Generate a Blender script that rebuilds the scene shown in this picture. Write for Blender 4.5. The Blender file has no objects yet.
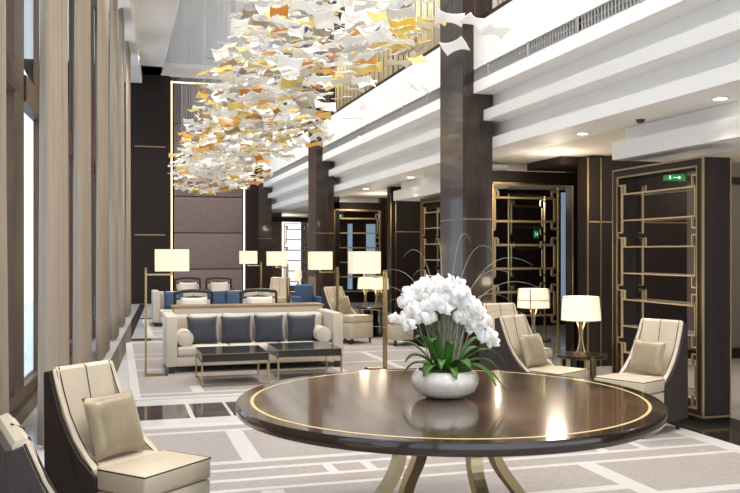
import bpy, bmesh, math, random
from mathutils import Vector, Matrix, Euler
random.seed(7)
C = bpy.context.scene.collection
PI = math.pi
TH = math.radians(16.51)
CT, ST = math.cos(TH), math.sin(TH)
H = 1.48

# ------------------------------------------------------------------ materials
def new_mat(name):
    m = bpy.data.materials.new(name); m.use_nodes = True
    nt = m.node_tree; return m, nt, nt.nodes['Principled BSDF']
def L(c):  # sRGB 0-255 -> linear
    return tuple(((v/255)/12.92 if v/255 <= .04045 else ((v/255+.055)/1.055)**2.4) for v in c) + (1,)
def mat(name, col, rough=.5, metal=0, noise=None, spec=.5, coat=0, bump=None, sheen=0, trans=0, alpha=None, tl=0):
    """noise=(scale xyz, amount) darkens/lightens by texture; bump=(scale, strength)"""
    m, nt, b = new_mat(name)
    b.inputs['Base Color'].default_value = L(col); b.inputs['Roughness'].default_value = rough
    b.inputs['Metallic'].default_value = metal; b.inputs['Specular IOR Level'].default_value = spec
    b.inputs['Coat Weight'].default_value = coat; b.inputs['Coat Roughness'].default_value = .05
    b.inputs['Sheen Weight'].default_value = sheen; b.inputs['Transmission Weight'].default_value = trans
    N, K = nt.nodes, nt.links
    tc = N.new('ShaderNodeTexCoord')
    if noise:
        sc, amt = noise
        mp = N.new('ShaderNodeMapping'); mp.inputs['Scale'].default_value = sc
        K.new(tc.outputs['Object'], mp.inputs['Vector'])
        nz = N.new('ShaderNodeTexNoise'); nz.inputs['Scale'].default_value = 1; nz.inputs['Detail'].default_value = 5
        K.new(mp.outputs[0], nz.inputs['Vector'])
        r = N.new('ShaderNodeValToRGB')
        c = L(col); lo = tuple(x*(1-amt) for x in c[:3])+(1,); hi = tuple(min(1, x*(1+amt)) for x in c[:3])+(1,)
        r.color_ramp.elements[0].position = .3; r.color_ramp.elements[1].position = .7
        r.color_ramp.elements[0].color = lo; r.color_ramp.elements[1].color = hi
        K.new(nz.outputs['Fac'], r.inputs['Fac']); K.new(r.outputs[0], b.inputs['Base Color'])
    if bump:
        nz2 = N.new('ShaderNodeTexNoise'); nz2.inputs['Scale'].default_value = bump[0]; nz2.inputs['Detail'].default_value = 3
        K.new(tc.outputs['Object'], nz2.inputs['Vector'])
        bp = N.new('ShaderNodeBump'); bp.inputs['Strength'].default_value = bump[1]; bp.inputs['Distance'].default_value = .01
        K.new(nz2.outputs['Fac'], bp.inputs['Height']); K.new(bp.outputs[0], b.inputs['Normal'])
    if tl:
        t = N.new('ShaderNodeBsdfTranslucent'); t.inputs['Color'].default_value = L(col)
        mx = N.new('ShaderNodeMixShader'); mx.inputs['Fac'].default_value = tl
        K.new(b.outputs[0], mx.inputs[1]); K.new(t.outputs[0], mx.inputs[2])
        K.new(mx.outputs[0], N['Material Output'].inputs['Surface'])
    return m
def emis(name, col, strength, base=None):
    m, nt, b = new_mat(name)
    b.inputs['Base Color'].default_value = L(base or col)
    b.inputs['Emission Color'].default_value = L(col); b.inputs['Emission Strength'].default_value = strength
    b.inputs['Roughness'].default_value = .8
    return m
def thin_glass(name, tint, refl=.12, rough=.02):
    m, nt, b = new_mat(name); N, K = nt.nodes, nt.links
    N.remove(b)
    t = N.new('ShaderNodeBsdfTransparent'); t.inputs['Color'].default_value = L(tint)
    g = N.new('ShaderNodeBsdfGlossy'); g.inputs['Roughness'].default_value = rough
    mx = N.new('ShaderNodeMixShader'); mx.inputs['Fac'].default_value = refl
    K.new(t.outputs[0], mx.inputs[1]); K.new(g.outputs[0], mx.inputs[2])
    K.new(mx.outputs[0], N['Material Output'].inputs['Surface'])
    return m
M = {}
M['plaster'] = mat('white_plaster', (246,245,243), .6)
M['plaster_warm'] = mat('warm_white_ceiling_paint', (226,218,208), .7)
M['ceil_gloss'] = mat('stretched_satin_ceiling', (208,214,219), .45, .0, spec=.8)
M['ceil_flat'] = mat('matt_white_ceiling', (234,230,226), .8)
M['dwood'] = mat('dark_wenge_wood', (36,24,19), .42, noise=((30,30,1.2), .35), spec=.3)
M['cwood'] = mat('column_brown_wood', (52,39,33), .2, noise=((45,45,1.0), .3), coat=.35)
M['brass'] = mat('brushed_brass', (170,146,106), .28, 1, noise=((60,60,8), .1))
M['brass_soft'] = mat('satin_champagne_brass', (190,172,134), .35, 1)
M['led'] = emis('warm_led_strip', (255,238,200), 1.1)
M['suede'] = mat('mauve_taupe_padded_fabric', (122,103,98), .85, noise=((14,14,14), .12), sheen=.3)
M['curtain'] = mat('beige_linen_curtain', (188,172,154), .9, noise=((60,60,2), .10), tl=.3)
M['frame'] = mat('bronze_window_frame', (104,82,62), .45, .3, noise=((3,3,3), .15))
M['glass'] = thin_glass('window_glass', (236,242,246), .10)
M['shelf_glass'] = mat('pale_glass_shelf', (205,205,198), .12, .2, spec=.9)
M['table_wood'] = None
M['slat'] = mat('grey_grille_slats', (168,166,163), .6)
M['lattice'] = mat('aged_brass_bar', (196,170,126), .4, .55)
M['cream'] = mat('cream_leather', (198,184,162), .42, noise=((5,5,5), .06), bump=(28,.12))
M['pipe'] = mat('dark_brown_piping', (58,42,32), .6)
M['shell'] = mat('dark_brown_weave', (50,40,37), .75, noise=((180,180,180), .35))
M['silver'] = mat('champagne_satin', (150,135,108), .32, .25, noise=((8,8,8), .12), bump=(14,.35), sheen=.4)
M['linen'] = mat('oatmeal_sofa_linen', (206,197,184), .85, noise=((120,120,120), .08), sheen=.2)
M['blue'] = mat('slate_blue_velvet', (27,35,50), .6, noise=((12,12,12), .25), sheen=.5)
M['blue2'] = mat('steel_blue_fabric', (62,84,116), .75, noise=((20,20,20), .15))
M['ivory'] = mat('ivory_cushion_fabric', (232,224,212), .8)
M['black'] = mat('black_lacquer', (13,11,11), .15, coat=.3)
M['darkleg'] = mat('espresso_wood_leg', (38,28,24), .4)
M['shade'] = None
M['marble'] = mat('pale_grey_marble', (216,215,215), .16, noise=((1.3,1.3,1.3), .07), coat=.1)
M['marble_dark'] = mat('dark_emperador_marble', (78,70,66), .1, noise=((4,4,4), .35), coat=.2)
M['marble_black'] = mat('polished_dark_floor', (46,40,38), .12, noise=((3,3,3), .2))
M['carpet'] = mat('taupe_carpet_pile', (166,158,153), .95, noise=((26,90,60), .13), bump=(300,.5), spec=.1)
M['carpet_lt'] = mat('ivory_carpet_inlay', (200,195,191), .95, noise=((40,40,40), .04), bump=(300,.4), spec=.1)
M['stone'] = mat('figured_walnut_veneer', (140,112,86), .5, noise=((3,3,12), .3))
M['taupe'] = mat('taupe_wall_paint', (112,105,99), .8)
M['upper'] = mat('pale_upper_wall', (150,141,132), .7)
M['grille'] = mat('dark_grille_void', (70,68,66), .8)
M['ceramic'] = mat('crackled_pearl_ceramic', (226,220,206), .16, noise=((40,40,40), .08), coat=.5, spec=.7)
M['leaf'] = mat('glossy_green_leaf', (72,116,46), .35, noise=((14,14,14), .3), tl=.15)
M['stem'] = mat('green_orchid_stem', (84,104,52), .5)
M['petal'] = mat('white_orchid_petal', (250,248,246), .6, tl=.25)
M['lip'] = mat('yellow_orchid_throat', (240,228,190), .6)
M['blade'] = mat('pale_grey_grass', (160,160,142), .6)
M['moss'] = mat('green_moss', (96,112,52), .95, bump=(60,1))
M['wire'] = mat('fine_steel_wire', (205,206,208), .4, .6)
M['g_white'] = mat('opal_white_glass', (252,251,248), .18, spec=.8, tl=.35)
M['g_clear'] = mat('smoky_clear_glass', (228,226,220), .08, spec=.9, tl=.45)
M['g_amber'] = mat('amber_glass', (226,172,78), .12, spec=.9, tl=.45)
M['g_gold'] = mat('pale_gold_glass', (244,226,150), .12, spec=.9, tl=.45)
M['g_brown'] = mat('smoked_bronze_glass', (190,178,160), .12, spec=.9, tl=.4)
M['sign'] = emis('exit_sign_green', (20,110,62), .35)
M['sign_mark'] = emis('exit_sign_white', (200,230,210), .6)
M['down'] = emis('downlight_lens', (255,244,225), 9)
M['skyglass'] = emis('self_glowing_blue_pane', (140,165,190), .4)  # emission put in to stand for daylight on the inner-room panes
M['litroom'] = emis('self_glowing_white_pane', (235,236,238), .7)  # emission put in for the bright room beyond the far screen
M['clearlamp'] = mat('clear_lamp_glass', (235,232,225), .05, trans=.9)

def shade_mat(name, strength):
    m, nt, b = new_mat(name); N, K = nt.nodes, nt.links
    b.inputs['Base Color'].default_value = L((228,216,190)); b.inputs['Roughness'].default_value = .9
    b.inputs['Emission Color'].default_value = L((255,241,210)); b.inputs['Emission Strength'].default_value = strength
    return m
M['shade'] = shade_mat('glowing_cream_shade', .40)
M['shade_dim'] = shade_mat('softly_lit_cream_shade', .62)

def wood_table():
    m, nt, b = new_mat('radial_walnut_lacquer'); N, K = nt.nodes, nt.links
    tc = N.new('ShaderNodeTexCoord'); sp = N.new('ShaderNodeSeparateXYZ'); K.new(tc.outputs['Object'], sp.inputs[0])
    def mth(op, a, bb=None):
        n = N.new('ShaderNodeMath'); n.operation = op
        for i, v in enumerate((a, bb)):
            if v is None: continue
            if isinstance(v, (int, float)): n.inputs[i].default_value = v
            else: K.new(v, n.inputs[i])
        return n.outputs[0]
    ang = mth('ARCTAN2', sp.outputs[1], sp.outputs[0])
    seg = mth('MULTIPLY', mth('ADD', ang, PI), 8/PI/2*1.0)
    cell = mth('FLOOR', seg)
    wn = N.new('ShaderNodeTexWhiteNoise'); wn.noise_dimensions = '1D'; K.new(cell, wn.inputs['W'])
    mp = N.new('ShaderNodeMapping'); mp.inputs['Scale'].default_value = (2, 22, 2); K.new(tc.outputs['Object'], mp.inputs[0])
    nz = N.new('ShaderNodeTexNoise'); nz.inputs['Detail'].default_value = 6; nz.inputs['Scale'].default_value = 1.4; K.new(mp.outputs[0], nz.inputs['Vector'])
    f = mth('ADD', mth('MULTIPLY', nz.outputs['Fac'], .7), mth('MULTIPLY', wn.outputs['Value'], .35))
    r = N.new('ShaderNodeValToRGB'); r.color_ramp.elements[0].position = .25; r.color_ramp.elements[1].position = .8
    r.color_ramp.elements[0].color = L((34,23,17)); r.color_ramp.elements[1].color = L((104,76,54))
    K.new(f, r.inputs[0]); K.new(r.outputs[0], b.inputs['Base Color'])
    b.inputs['Roughness'].default_value = .16; b.inputs['Coat Weight'].default_value = .5; b.inputs['Coat Roughness'].default_value = .06
    return m
M['table_wood'] = wood_table()

# ------------------------------------------------------------------ mesh helpers
def box(bm, x0, x1, y0, y1, z0, z1):
    v = [bm.verts.new(p) for p in ((x0,y0,z0),(x1,y0,z0),(x1,y1,z0),(x0,y1,z0),(x0,y0,z1),(x1,y0,z1),(x1,y1,z1),(x0,y1,z1))]
    for f in ((3,2,1,0),(4,5,6,7),(0,1,5,4),(1,2,6,5),(2,3,7,6),(3,0,4,7)): bm.faces.new([v[i] for i in f])
    return v
def rbox(bm, x0, x1, y0, y1, z0, z1, r=.02, seg=3):
    t = bmesh.new(); box(t, x0, x1, y0, y1, z0, z1)
    bmesh.ops.bevel(t, geom=t.edges[:], offset=r, segments=seg, profile=.5, affect='EDGES')
    me = bpy.data.meshes.new('t'); t.to_mesh(me); t.free(); bm.from_mesh(me); bpy.data.meshes.remove(me)
def prism(bm, poly, x0, x1, fx=None):
    """extrude a (y,z) polygon along x; fx(x,z) may remap x"""
    fx = fx or (lambda x, z: x)
    a = [bm.verts.new((fx(x0, z), y, z)) for y, z in poly]; b = [bm.verts.new((fx(x1, z), y, z)) for y, z in poly]
    n = len(poly)
    bm.faces.new(a[::-1]); bm.faces.new(b)
    for i in range(n): bm.faces.new((a[i], a[(i+1)%n], b[(i+1)%n], b[i]))
def tube(bm, pts, r, n=8, cap=True):
    pts = [Vector(p) for p in pts]; rings = []
    rs = r if isinstance(r, (list, tuple)) else [r]*len(pts)
    up = None
    for i, p in enumerate(pts):
        d = (pts[min(i+1, len(pts)-1)] - pts[max(i-1, 0)]).normalized()
        if up is None: up = Vector((0,0,1)) if abs(d.z) < .9 else Vector((1,0,0))
        s = d.cross(up).normalized(); up = s.cross(d).normalized()
        rings.append([bm.verts.new(p + (s*math.cos(2*PI*k/n) + up*math.sin(2*PI*k/n))*rs[i]) for k in range(n)])
    for a, b in zip(rings, rings[1:]):
        for k in range(n): bm.faces.new((a[k], a[(k+1)%n], b[(k+1)%n], b[k]))
    if cap and n > 2: bm.faces.new(rings[0][::-1]); bm.faces.new(rings[-1])
def lathe(bm, prof, n=48, cap=True, c=(0,0)):
    rings = [[bm.verts.new((c[0]+r*math.cos(2*PI*k/n), c[1]+r*math.sin(2*PI*k/n), z)) for k in range(n)] for r, z in prof]
    for a, b in zip(rings, rings[1:]):
        for k in range(n): bm.faces.new((a[k], a[(k+1)%n], b[(k+1)%n], b[k]))
    if cap: bm.faces.new(rings[0][::-1]); bm.faces.new(rings[-1])
def obj(name, bm, m, parent=None, loc=None, rot=None, smooth=False):
    bmesh.ops.recalc_face_normals(bm, faces=bm.faces[:])
    me = bpy.data.meshes.new(name); bm.to_mesh(me); bm.free()
    for mm in (m if isinstance(m, list) else [m]): me.materials.append(mm)
    if smooth:
        for p in me.polygons: p.use_smooth = True
        try: me.set_sharp_from_angle(angle=math.radians(40))
        except Exception: pass
    o = bpy.data.objects.new(name, me); C.objects.link(o)
    if parent: o.parent = parent
    if loc: o.location = loc
    if rot: o.rotation_euler = rot
    return o
def tag(o, label=None, cat=None, group=None, kind=None):
    if label: o['label'] = label
    if cat: o['category'] = cat
    if group: o['group'] = group
    if kind: o['kind'] = kind
    return o
def thing(name, label, cat, loc=(0,0,0), rz=0, group=None):
    o = bpy.data.objects.new(name, None); C.objects.link(o); o.location = loc; o.rotation_euler = (0,0,rz)
    o.empty_display_size = .2
    return tag(o, label, cat, group)
KIDS = {}
def dup(root, loc, rz, label, group=None, scale=None):
    r = root.copy(); C.objects.link(r); r.location = loc
    if isinstance(rz, (tuple, list)): r.rotation_euler = rz
    else: r.rotation_euler = (0,0,rz)
    if label: r['label'] = label
    if group: r['group'] = group
    if scale: r.scale = scale
    for ch in [o for o in list(C.objects) if o.parent == root]:
        c = ch.copy(); C.objects.link(c); c.parent = r
        for g in [o for o in list(C.objects) if o.parent == ch]:
            d = g.copy(); C.objects.link(d); d.parent = c
    return r
def struct(name, bm, m, smooth=False, parent=None):
    o = obj(name, bm, m, parent, smooth=smooth)
    if not parent: o['kind'] = 'structure'
    return o
def B(*args):
    bm = bmesh.new()
    for a in args: box(bm, *a)
    return bm
def facing(fx, fy):   # rotation so that local -y looks along (fx,fy)
    return math.atan2(fx, -fy)

# ------------------------------------------------------------------ the room
ZC = 6.55         # atrium ceiling
YB = 25.1         # back wall
def XL(Y, off=0): return -.865 + .0546*Y + off      # curtain line of the slightly oblique window wall
# floor: pattern of rectangles in one mesh
def patterned(name, x0, x1, y0, y1, z, rects, mats, base=0, left_warp=None, thick=0):
    xs = sorted({x0, x1} | {min(max(v, x0), x1) for r in rects for v in r[:2]})
    ys = sorted({y0, y1} | {min(max(v, y0), y1) for r in rects for v in r[2:4]})
    bm = bmesh.new(); V = {}
    for i, x in enumerate(xs):
        for j, y in enumerate(ys):
            V[i, j] = bm.verts.new((left_warp(y) if (left_warp and i == 0) else x, y, z))
    for i in range(len(xs)-1):
        for j in range(len(ys)-1):
            f = bm.faces.new((V[i,j], V[i+1,j], V[i+1,j+1], V[i,j+1]))
            cx, cy = (xs[i]+xs[i+1])/2, (ys[j]+ys[j+1])/2; mi = base
            for r in rects:
                if r[0] <= cx <= r[1] and r[2] <= cy <= r[3]: mi = r[4]
            f.material_index = mi
    if thick:
        e = [q for q in bm.edges if q.is_boundary]
        r = bmesh.ops.extrude_edge_only(bm, edges=e)
        for v in [g for g in r['geom'] if isinstance(g, bmesh.types.BMVert)]: v.co.z -= thick
    me = bpy.data.meshes.new(name); bm.to_mesh(me); bm.free()
    for mm in mats: me.materials.append(mm)
    o = bpy.data.objects.new(name, me); C.objects.link(o); return o
fl = patterned('floor', -2.5, 12, -3, 32, 0, [
    (-.2, 4.6, 7.72, 8.44, 1), (.62,.66,7.72,8.44,0), (.98,1.01,7.72,8.44,0), (1.9,1.93,7.72,8.44,0), (2.8,2.83,7.72,8.44,0),
    (.2, 4.6, 14.65, 15.05, 1), (.35, 4.6, 19.4, 19.7, 1),
    (4.55, 5.25, -3, 30, 2), (3.9, 4.6, 8.6, 8.75, 0)], [M['marble'], M['marble_dark'], M['marble_black']])
tag(fl, kind='structure')
bm = bmesh.new()   # dark marble band running along the window wall
a = [bm.verts.new((XL(y, o), y, z)) for y in (-2, 24.9) for o in (.10, .26) for z in (0, .004)]
for f in ((0,2,3,1),(4,5,7,6),(0,1,5,4),(2,6,7,3),(1,3,7,5),(0,4,6,2)): bm.faces.new([a[i] for i in f])
struct('trim_1', bm, M['marble_dark'])
# carpets (fitted wool carpets with ivory line patterns)
W = 1
near = patterned('patterned_carpet', -.4, 4.5, -1.5, 7.4, .012, [
    (-.4,4.5,7.25,7.4,W), (-.4,4.5,7.02,7.09,W), (-.4,.9,7.13,7.2,0), (.84,.98,5.98,7.05,W), (-.4,3.0,5.92,6.0,W),
    (-.4,4.5,5.72,5.78,W), (-.4,4.5,5.46,5.52,W), (.84,.98,-1.5,5.2,W), (-.4,4.5,5.22,5.28,W),
    (1.35,1.42,5.52,5.72,W), (1.62,1.69,5.52,5.72,W), (3.4,3.48,5.52,5.72,W), (3.75,3.82,5.52,5.72,W),
    (3.04,3.18,-1.5,5.22,W), (3.0,3.08,5.98,7.05,W), (4.34,4.5,-1.5,7.4,W), (3.0,4.34,6.0,6.07,W), (3.18,4.34,4.4,4.5,W),
    (.98,3.04,4.6,4.7,W)],
    [M['carpet'], M['carpet_lt']], left_warp=lambda y: XL(y, .30), thick=.012)
tag(near, 'taupe carpet with ivory line pattern under the big round table', 'carpet', 'patterned carpets')
mid = patterned('patterned_carpet', .12, 4.5, 8.75, 14.3, .012, [
    (.12,4.5,8.75,8.85,W), (.12,4.5,9.02,9.08,W), (.12,.22,8.75,14.3,W), (.75,.87,9.08,9.5,W), (.12,4.5,12.0,12.08,W), (2.6,2.72,8.75,14.3,W),
    (3.4,3.5,9.08,12,W), (4.38,4.5,8.75,14.3,W), (.12,4.5,12.6,12.66,W), (2.72,4.4,13.3,13.36,W), (.12,4.5,10.9,10.98,W), (.12,4.5,14.2,14.3,W)],
    [M['carpet'], M['carpet_lt']], thick=.012)
tag(mid, 'taupe carpet with ivory lines under the front sofa and coffee tables', 'carpet', 'patterned carpets')
far = patterned('patterned_carpet', .5, 4.5, 15.4, 19.1, .012, [
    (.5,4.5,15.4,15.5,W), (.5,.6,15.4,19.1,W), (.5,4.5,16.2,16.3,W), (2.9,3.0,15.4,19.1,W)], [M['carpet'], M['carpet_lt']], thick=.012)
tag(far, 'taupe carpet with ivory lines under the far sofa', 'carpet', 'patterned carpets')

# ceiling: matt band by the windows, recessed satin field, lower soffit
struct('ceiling', B((-2.5, 1.18, -3, 32, ZC, ZC+.15), (-2.5, 12, 23.95, 32, ZC, ZC+.15)), M['ceil_flat'])
struct('ceiling_recess', B((1.18, 12, -3, 23.95, ZC+.12, ZC+.25)), M['ceil_gloss'])
struct('trim_2', B((1.16, 1.19, -3, 23.95, ZC-.02, ZC+.14)), M['plaster'])
# curtain pelmet
bm = bmesh.new()
a = [bm.verts.new((XL(y, o), y, z)) for y in (-3, 24.9) for o in (-.7, .16) for z in (6.26, ZC)]
for f in ((0,2,3,1),(4,5,7,6),(0,1,5,4),(2,6,7,3),(1,3,7,5),(0,4,6,2)): bm.faces.new([a[i] for i in f])
struct('trim_3', bm, M['ceil_flat'])
# stepped gallery fascia: profile in (x,z) run along Y
FX = 4.09
def xz_run(name, poly, y0, y1, m):
    bm = bmesh.new()
    a = [bm.verts.new((x, y0, z)) for x, z in poly]; b = [bm.verts.new((x, y1, z)) for x, z in poly]
    n = len(poly); bm.faces.new(a); bm.faces.new(b[::-1])
    for i in range(n): bm.faces.new((a[i], b[i], b[(i+1)%n], a[(i+1)%n]))
    return struct(name, bm, m)
prof = [(FX,4.20),(FX,3.665),(FX+.05,3.66),(FX+.05,3.52),(FX,3.515),(FX,3.38),(4.36,3.38),(4.36,3.24),(4.32,3.20),(4.22,3.19),(4.22,3.06),
        (4.48,3.06),(4.48,2.92),(4.44,2.88),(4.337,2.87),(4.337,2.736),(4.9,2.736),(4.9,4.20)]
for y0, y1 in ((-3, 1.57), (2.3, 9.44), (10.15, 17.30), (18.02, 25.1)): pass
xz_run('wall_gallery', prof, -3, 25.1, M['plaster'])
# air grille: dark void strip + slats
struct('trim_4', B((FX+.035, FX+.05, -3, 25, 3.525, 3.655)), M['grille'])
bm = bmesh.new()
y = 1.5
while y < 25: box(bm, FX+.005, FX+.034, y, y+.014, 3.525, 3.655); y += .055 if y < 14 else .09
for z in (3.527, 3.59, 3.653): box(bm, FX+.008, FX+.03, 1.5, 25, z-.003, z+.003)
y = 2
while y < 25: box(bm, FX-.004, FX+.03, y, y+.03, 3.51, 3.67); y += 1.0
struct('trim_5', bm, M['slat'])
# lower ceiling of the side aisle and the upper gallery floor
struct('ceiling_aisle', B((4.9, 12, -3, 32, 2.736, 2.9)), M['plaster_warm'])
struct('floor_gallery', B((4.12, 12, -3, 25.1, 4.20, 4.27)), M['dwood'])
# dropped beams over the shelves
for y0, y1 in ((-3, 7.56), (11.2, 14.7)):
    struct('ceiling_beam', B((4.80, 5.4, y0, y1, 2.41, 2.585), (4.95, 5.4, y0, y1, 2.585, 2.736)), M['plaster'])
# upper gallery back wall
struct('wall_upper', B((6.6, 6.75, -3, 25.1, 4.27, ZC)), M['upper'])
for y0 in (2, 5.2, 8.6, 12, 15.4, 19, 22): struct('trim_6', B((6.5, 6.6, y0, y0+1.1, 4.27, ZC)), M['dwood'])
struct('trim_7', B((4.15, 4.5, 17.0, 25.1, 6.0, ZC+.1)), M['dwood'])
# shell: right wall, aisle back walls
struct('wall_right', B((11.5, 11.7, -3, 32, 0, 2.74)), M['taupe'])
struct('wall_end', B((-2.5, 12, 31, 31.2, 0, ZC)), M['taupe'])
# columns
def column(y, d=.74, name='column'):
    bm = B((3.95, 4.337, y, y+d, .12, 1.865), (3.95, 4.337, y, y+d, 1.885, ZC+.12))
    c = struct(name, bm, M['cwood'])
    obj('gold_inlay', B((3.947, 4.34, y-.003, y+d+.003, 1.865, 1.885)), M['brass'], c)
    obj('plinth', B((3.93, 4.35, y-.02, y+d+.02, 0, .12)), M['brass'], c)
    return c
for y in (1.6, 9.426, 17.29): column(y)
# back wall of dark panels with gold lines, central padded panel with a lit edge
bw = struct('wall_back', B((-.6, 1.42, YB, YB+.2, 0, ZC), (3.62, 4.34, YB, YB+.2, 0, ZC), (4.34, 6.6, YB, YB+.2, 4.2, ZC), (1.42, 3.62, YB+.12, YB+.2, 0, ZC)), M['dwood'])
obj('gold_inlay', B((.45, 1.3, YB-.006, YB+.01, 1.955, 1.985), (.45, 1.3, YB-.006, YB+.01, 4.48, 4.51)), M['brass'], bw)
column(24.8, .35, 'column')
pp = thing('padded_wall_panel', 'tall mauve padded wall panel with glowing edges on the back wall', 'wall panel', (0, YB, 0))
zs = [.1, .98, 2.03, 3.08, 4.13, 5.18]
for z0, z1 in zip(zs, zs[1:]):
    bm = bmesh.new(); rbox(bm, 1.56, 3.50, -.06, .08, z0+.012, z1-.012, .03, 2)
    obj('padded_square', bm, M['suede'], pp, smooth=True)
bm = bmesh.new()
for k in range(25): rbox(bm, 1.56+k*.0776, 1.56+(k+.8)*.0776, -.06, .08, 5.2, 6.32, .02, 1)
obj('fluted_section', bm, M['suede'], pp)
obj('led_strip', B((1.46, 1.50, -.01, .05, .1, 6.40), (3.55, 3.59, -.01, .05, .1, 6.40), (1.46, 3.59, -.01, .05, 6.36, 6.40)), M['led'], pp)

# windows along the left
def wall_pt(Y, off): return (XL(Y, off), Y)
wa = math.atan(.0546)
def along(name, y0, y1, off0, off1, z0, z1, m, parent=None, st=True):
    bm = bmesh.new()
    P = [bm.verts.new((XL(y, o), y, z)) for y in (y0, y1) for o in (off0, off1) for z in (z0, z1)]
    for f in ((0,2,3,1),(4,5,7,6),(0,1,5,4),(2,6,7,3),(1,3,7,5),(0,4,6,2)): bm.faces.new([P[i] for i in f])
    return struct(name, bm, m, parent=parent) if st else obj(name, bm, m, parent)
along('baseboard_left', -3, 25.1, -.52, -.36, 0, .12, M['frame'])
n = 0
for k in range(11):
    y0 = -2.25 + k*2.5; y1 = y0 + 2.5; n += 1
    w = along('window_%d' % n, y0, y0+.5, -.50, -.40, .12, 6.3, M['frame'])   # the mullion post carries the bay
    along('window_transom', y0+.5, y1, -.50, -.38, 2.84, 3.08, M['frame'], w, False)
    along('window_sill', y0+.5, y1, -.50, -.40, .12, .26, M['frame'], w, False)
    along('window_head', y0+.5, y1, -.50, -.40, 6.1, 6.3, M['frame'], w, False)
    along('window_bar', y0+1.6, y0+1.65, -.48, -.43, .26, 6.1, M['frame'], w, False)
    along('window_pane', y0+.5, y1, -.47, -.46, .26, 6.1, M['glass'], w, False)
# curtains
def curtain(y0, y1, label, seed):
    rnd = random.Random(seed); bm = bmesh.new()
    nf = max(3, int((y1-y0)/.20)); NU = nf*8; NZ = 14; V = []
    amp = [rnd.uniform(.035, .055) for _ in range(nf+2)]; ph = [rnd.uniform(-.5, .5) for _ in range(nf+2)]
    for i in range(NU+1):
        u = i/NU; q = u*nf; k = int(q); col = []
        for j in range(NZ+1):
            v = j/NZ
            a = amp[k]*(1-(q-k)) + amp[k+1]*(q-k)
            a *= (.75 + .45*(1-v))
            s = math.sin(q*2*PI + ph[0]*v*2)
            spread = 1 - .10*math.sin(PI*min(1, v*1.05))*(1 if v > .5 else .7)
            uc = .5 + (u-.5)*spread
            Y = y0 + (y1-y0)*uc + .025*math.cos(q*2*PI+1)
            col.append(bm.verts.new((XL(Y, -.04) + a*s, Y, .015 + v*6.24)))
        V.append(col)
    for i in range(NU):
        for j in range(NZ): bm.faces.new((V[i][j], V[i+1][j], V[i+1][j+1], V[i][j+1]))
    o = obj('curtain', bm, M['curtain'], smooth=True)
    md = o.modifiers.new('s', 'SOLIDIFY'); md.thickness = .006
    tag(o, label, 'curtain', 'full height window curtains')
    t = o
    return o
CUR = [(-1.0, .6, None), (2.9, 5.2, 'beige linen curtain at the far left edge of the photo'),
       (6.75, 8.1, 'broad beige linen curtain behind the left foreground chair, second from the left edge'),
       (9.1, 10.5, 'third full-height beige curtain from the left edge'),
       (11.9, 13.4, 'fourth full-height beige curtain from the left edge'),
       (14.7, 15.9, 'fifth beige curtain, third nearest the dark back wall'),
       (17.3, 18.4, 'narrow beige curtain second nearest the dark back wall'),
       (20.0, 21.3, 'narrow beige curtain nearest the dark back wall'),
       ]
for i, (y0, y1, lb) in enumerate(CUR):
    if lb: curtain(y0, y1, lb, i)

# railing on the gallery: brass rods
rail = thing('gallery_railing', 'brass rod railing along the upper gallery edge', 'railing', (4.35, 0, 4.27))
def rods(y0, y1):
    bm = bmesh.new(); y = y0; k = 0
    while y < y1:
        box(bm, -.008, .008, y, y+.016, .0, 1.06); y += (.07 if k % 3 else .13); k += 1
    return bm
for y0, y1 in ((2.4, 9.35), (10.3, 17.2), (18.1, 24.8)):
    r = obj('rod_panel', rods(y0, y1), M['brass_soft'], rail)
    obj('top_rail', B((-.03, .03, y0, y1, 1.06, 1.11)), M['brass'], rail)
    obj('bottom_rail', B((-.02, .02, y0, y1, .08, .11)), M['brass'], rail)
# twin-head spot on the fascia
sp = thing('spotlight', 'small white twin spotlight on the upper gallery fascia', 'spotlight', (FX, 6.5, 3.98))
obj('bracket', B((-.02, 0, -.03, .03, -.03, .03)), M['plaster'], sp)
bm = bmesh.new(); tube(bm, [(-.02,0,0),(-.12,.0,-.02)], .008); obj('arm', bm, M['plaster'], sp)
for s in (-1, 1):
    bm = bmesh.new(); tube(bm, [(-.12, s*.04, -.02), (-.17, s*.13, -.05)], [.022,.03], 12); obj('lamp_head', bm, M['plaster'], sp)

# ------------------------------------------------------------------ brass lattice
def lattice(w, z0, z1, front=0, step=.262, t=.012, depth=.02):
    """interlocking key pattern of brass bars in the local xz plane, x 0..w"""
    bm = bmesh.new(); bars = []
    def hb(x0, x1, z): box(bm, x0, x1, front, front+depth, z-t/2, z+t/2)
    def vb(x, a, b): box(bm, x-t/2, x+t/2, front, front+depth, a, b)
    k = 0; z = z1 - .17
    while z - step > z0:
        a, b = z, z - step
        hb(.05, w-.09, a); hb(.05, w-.09, b)
        vb(.05, b-.12, a+.09); vb(w-.05, b, a)
        # little keys to the right and left
        hb(w-.09, w-.05, a-.0); vb(w-.09, a, a+.10); hb(w-.09, w, a+.10)
        hb(w-.09, w-.05, b); vb(w-.09, b-.10, b); hb(w-.09, w, b-.10)
        hb(0, .05, b-.12); vb(.10, a, a+.09); hb(0, .10, a+.09)
        z -= step*2; k += 1
    return bm
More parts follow.
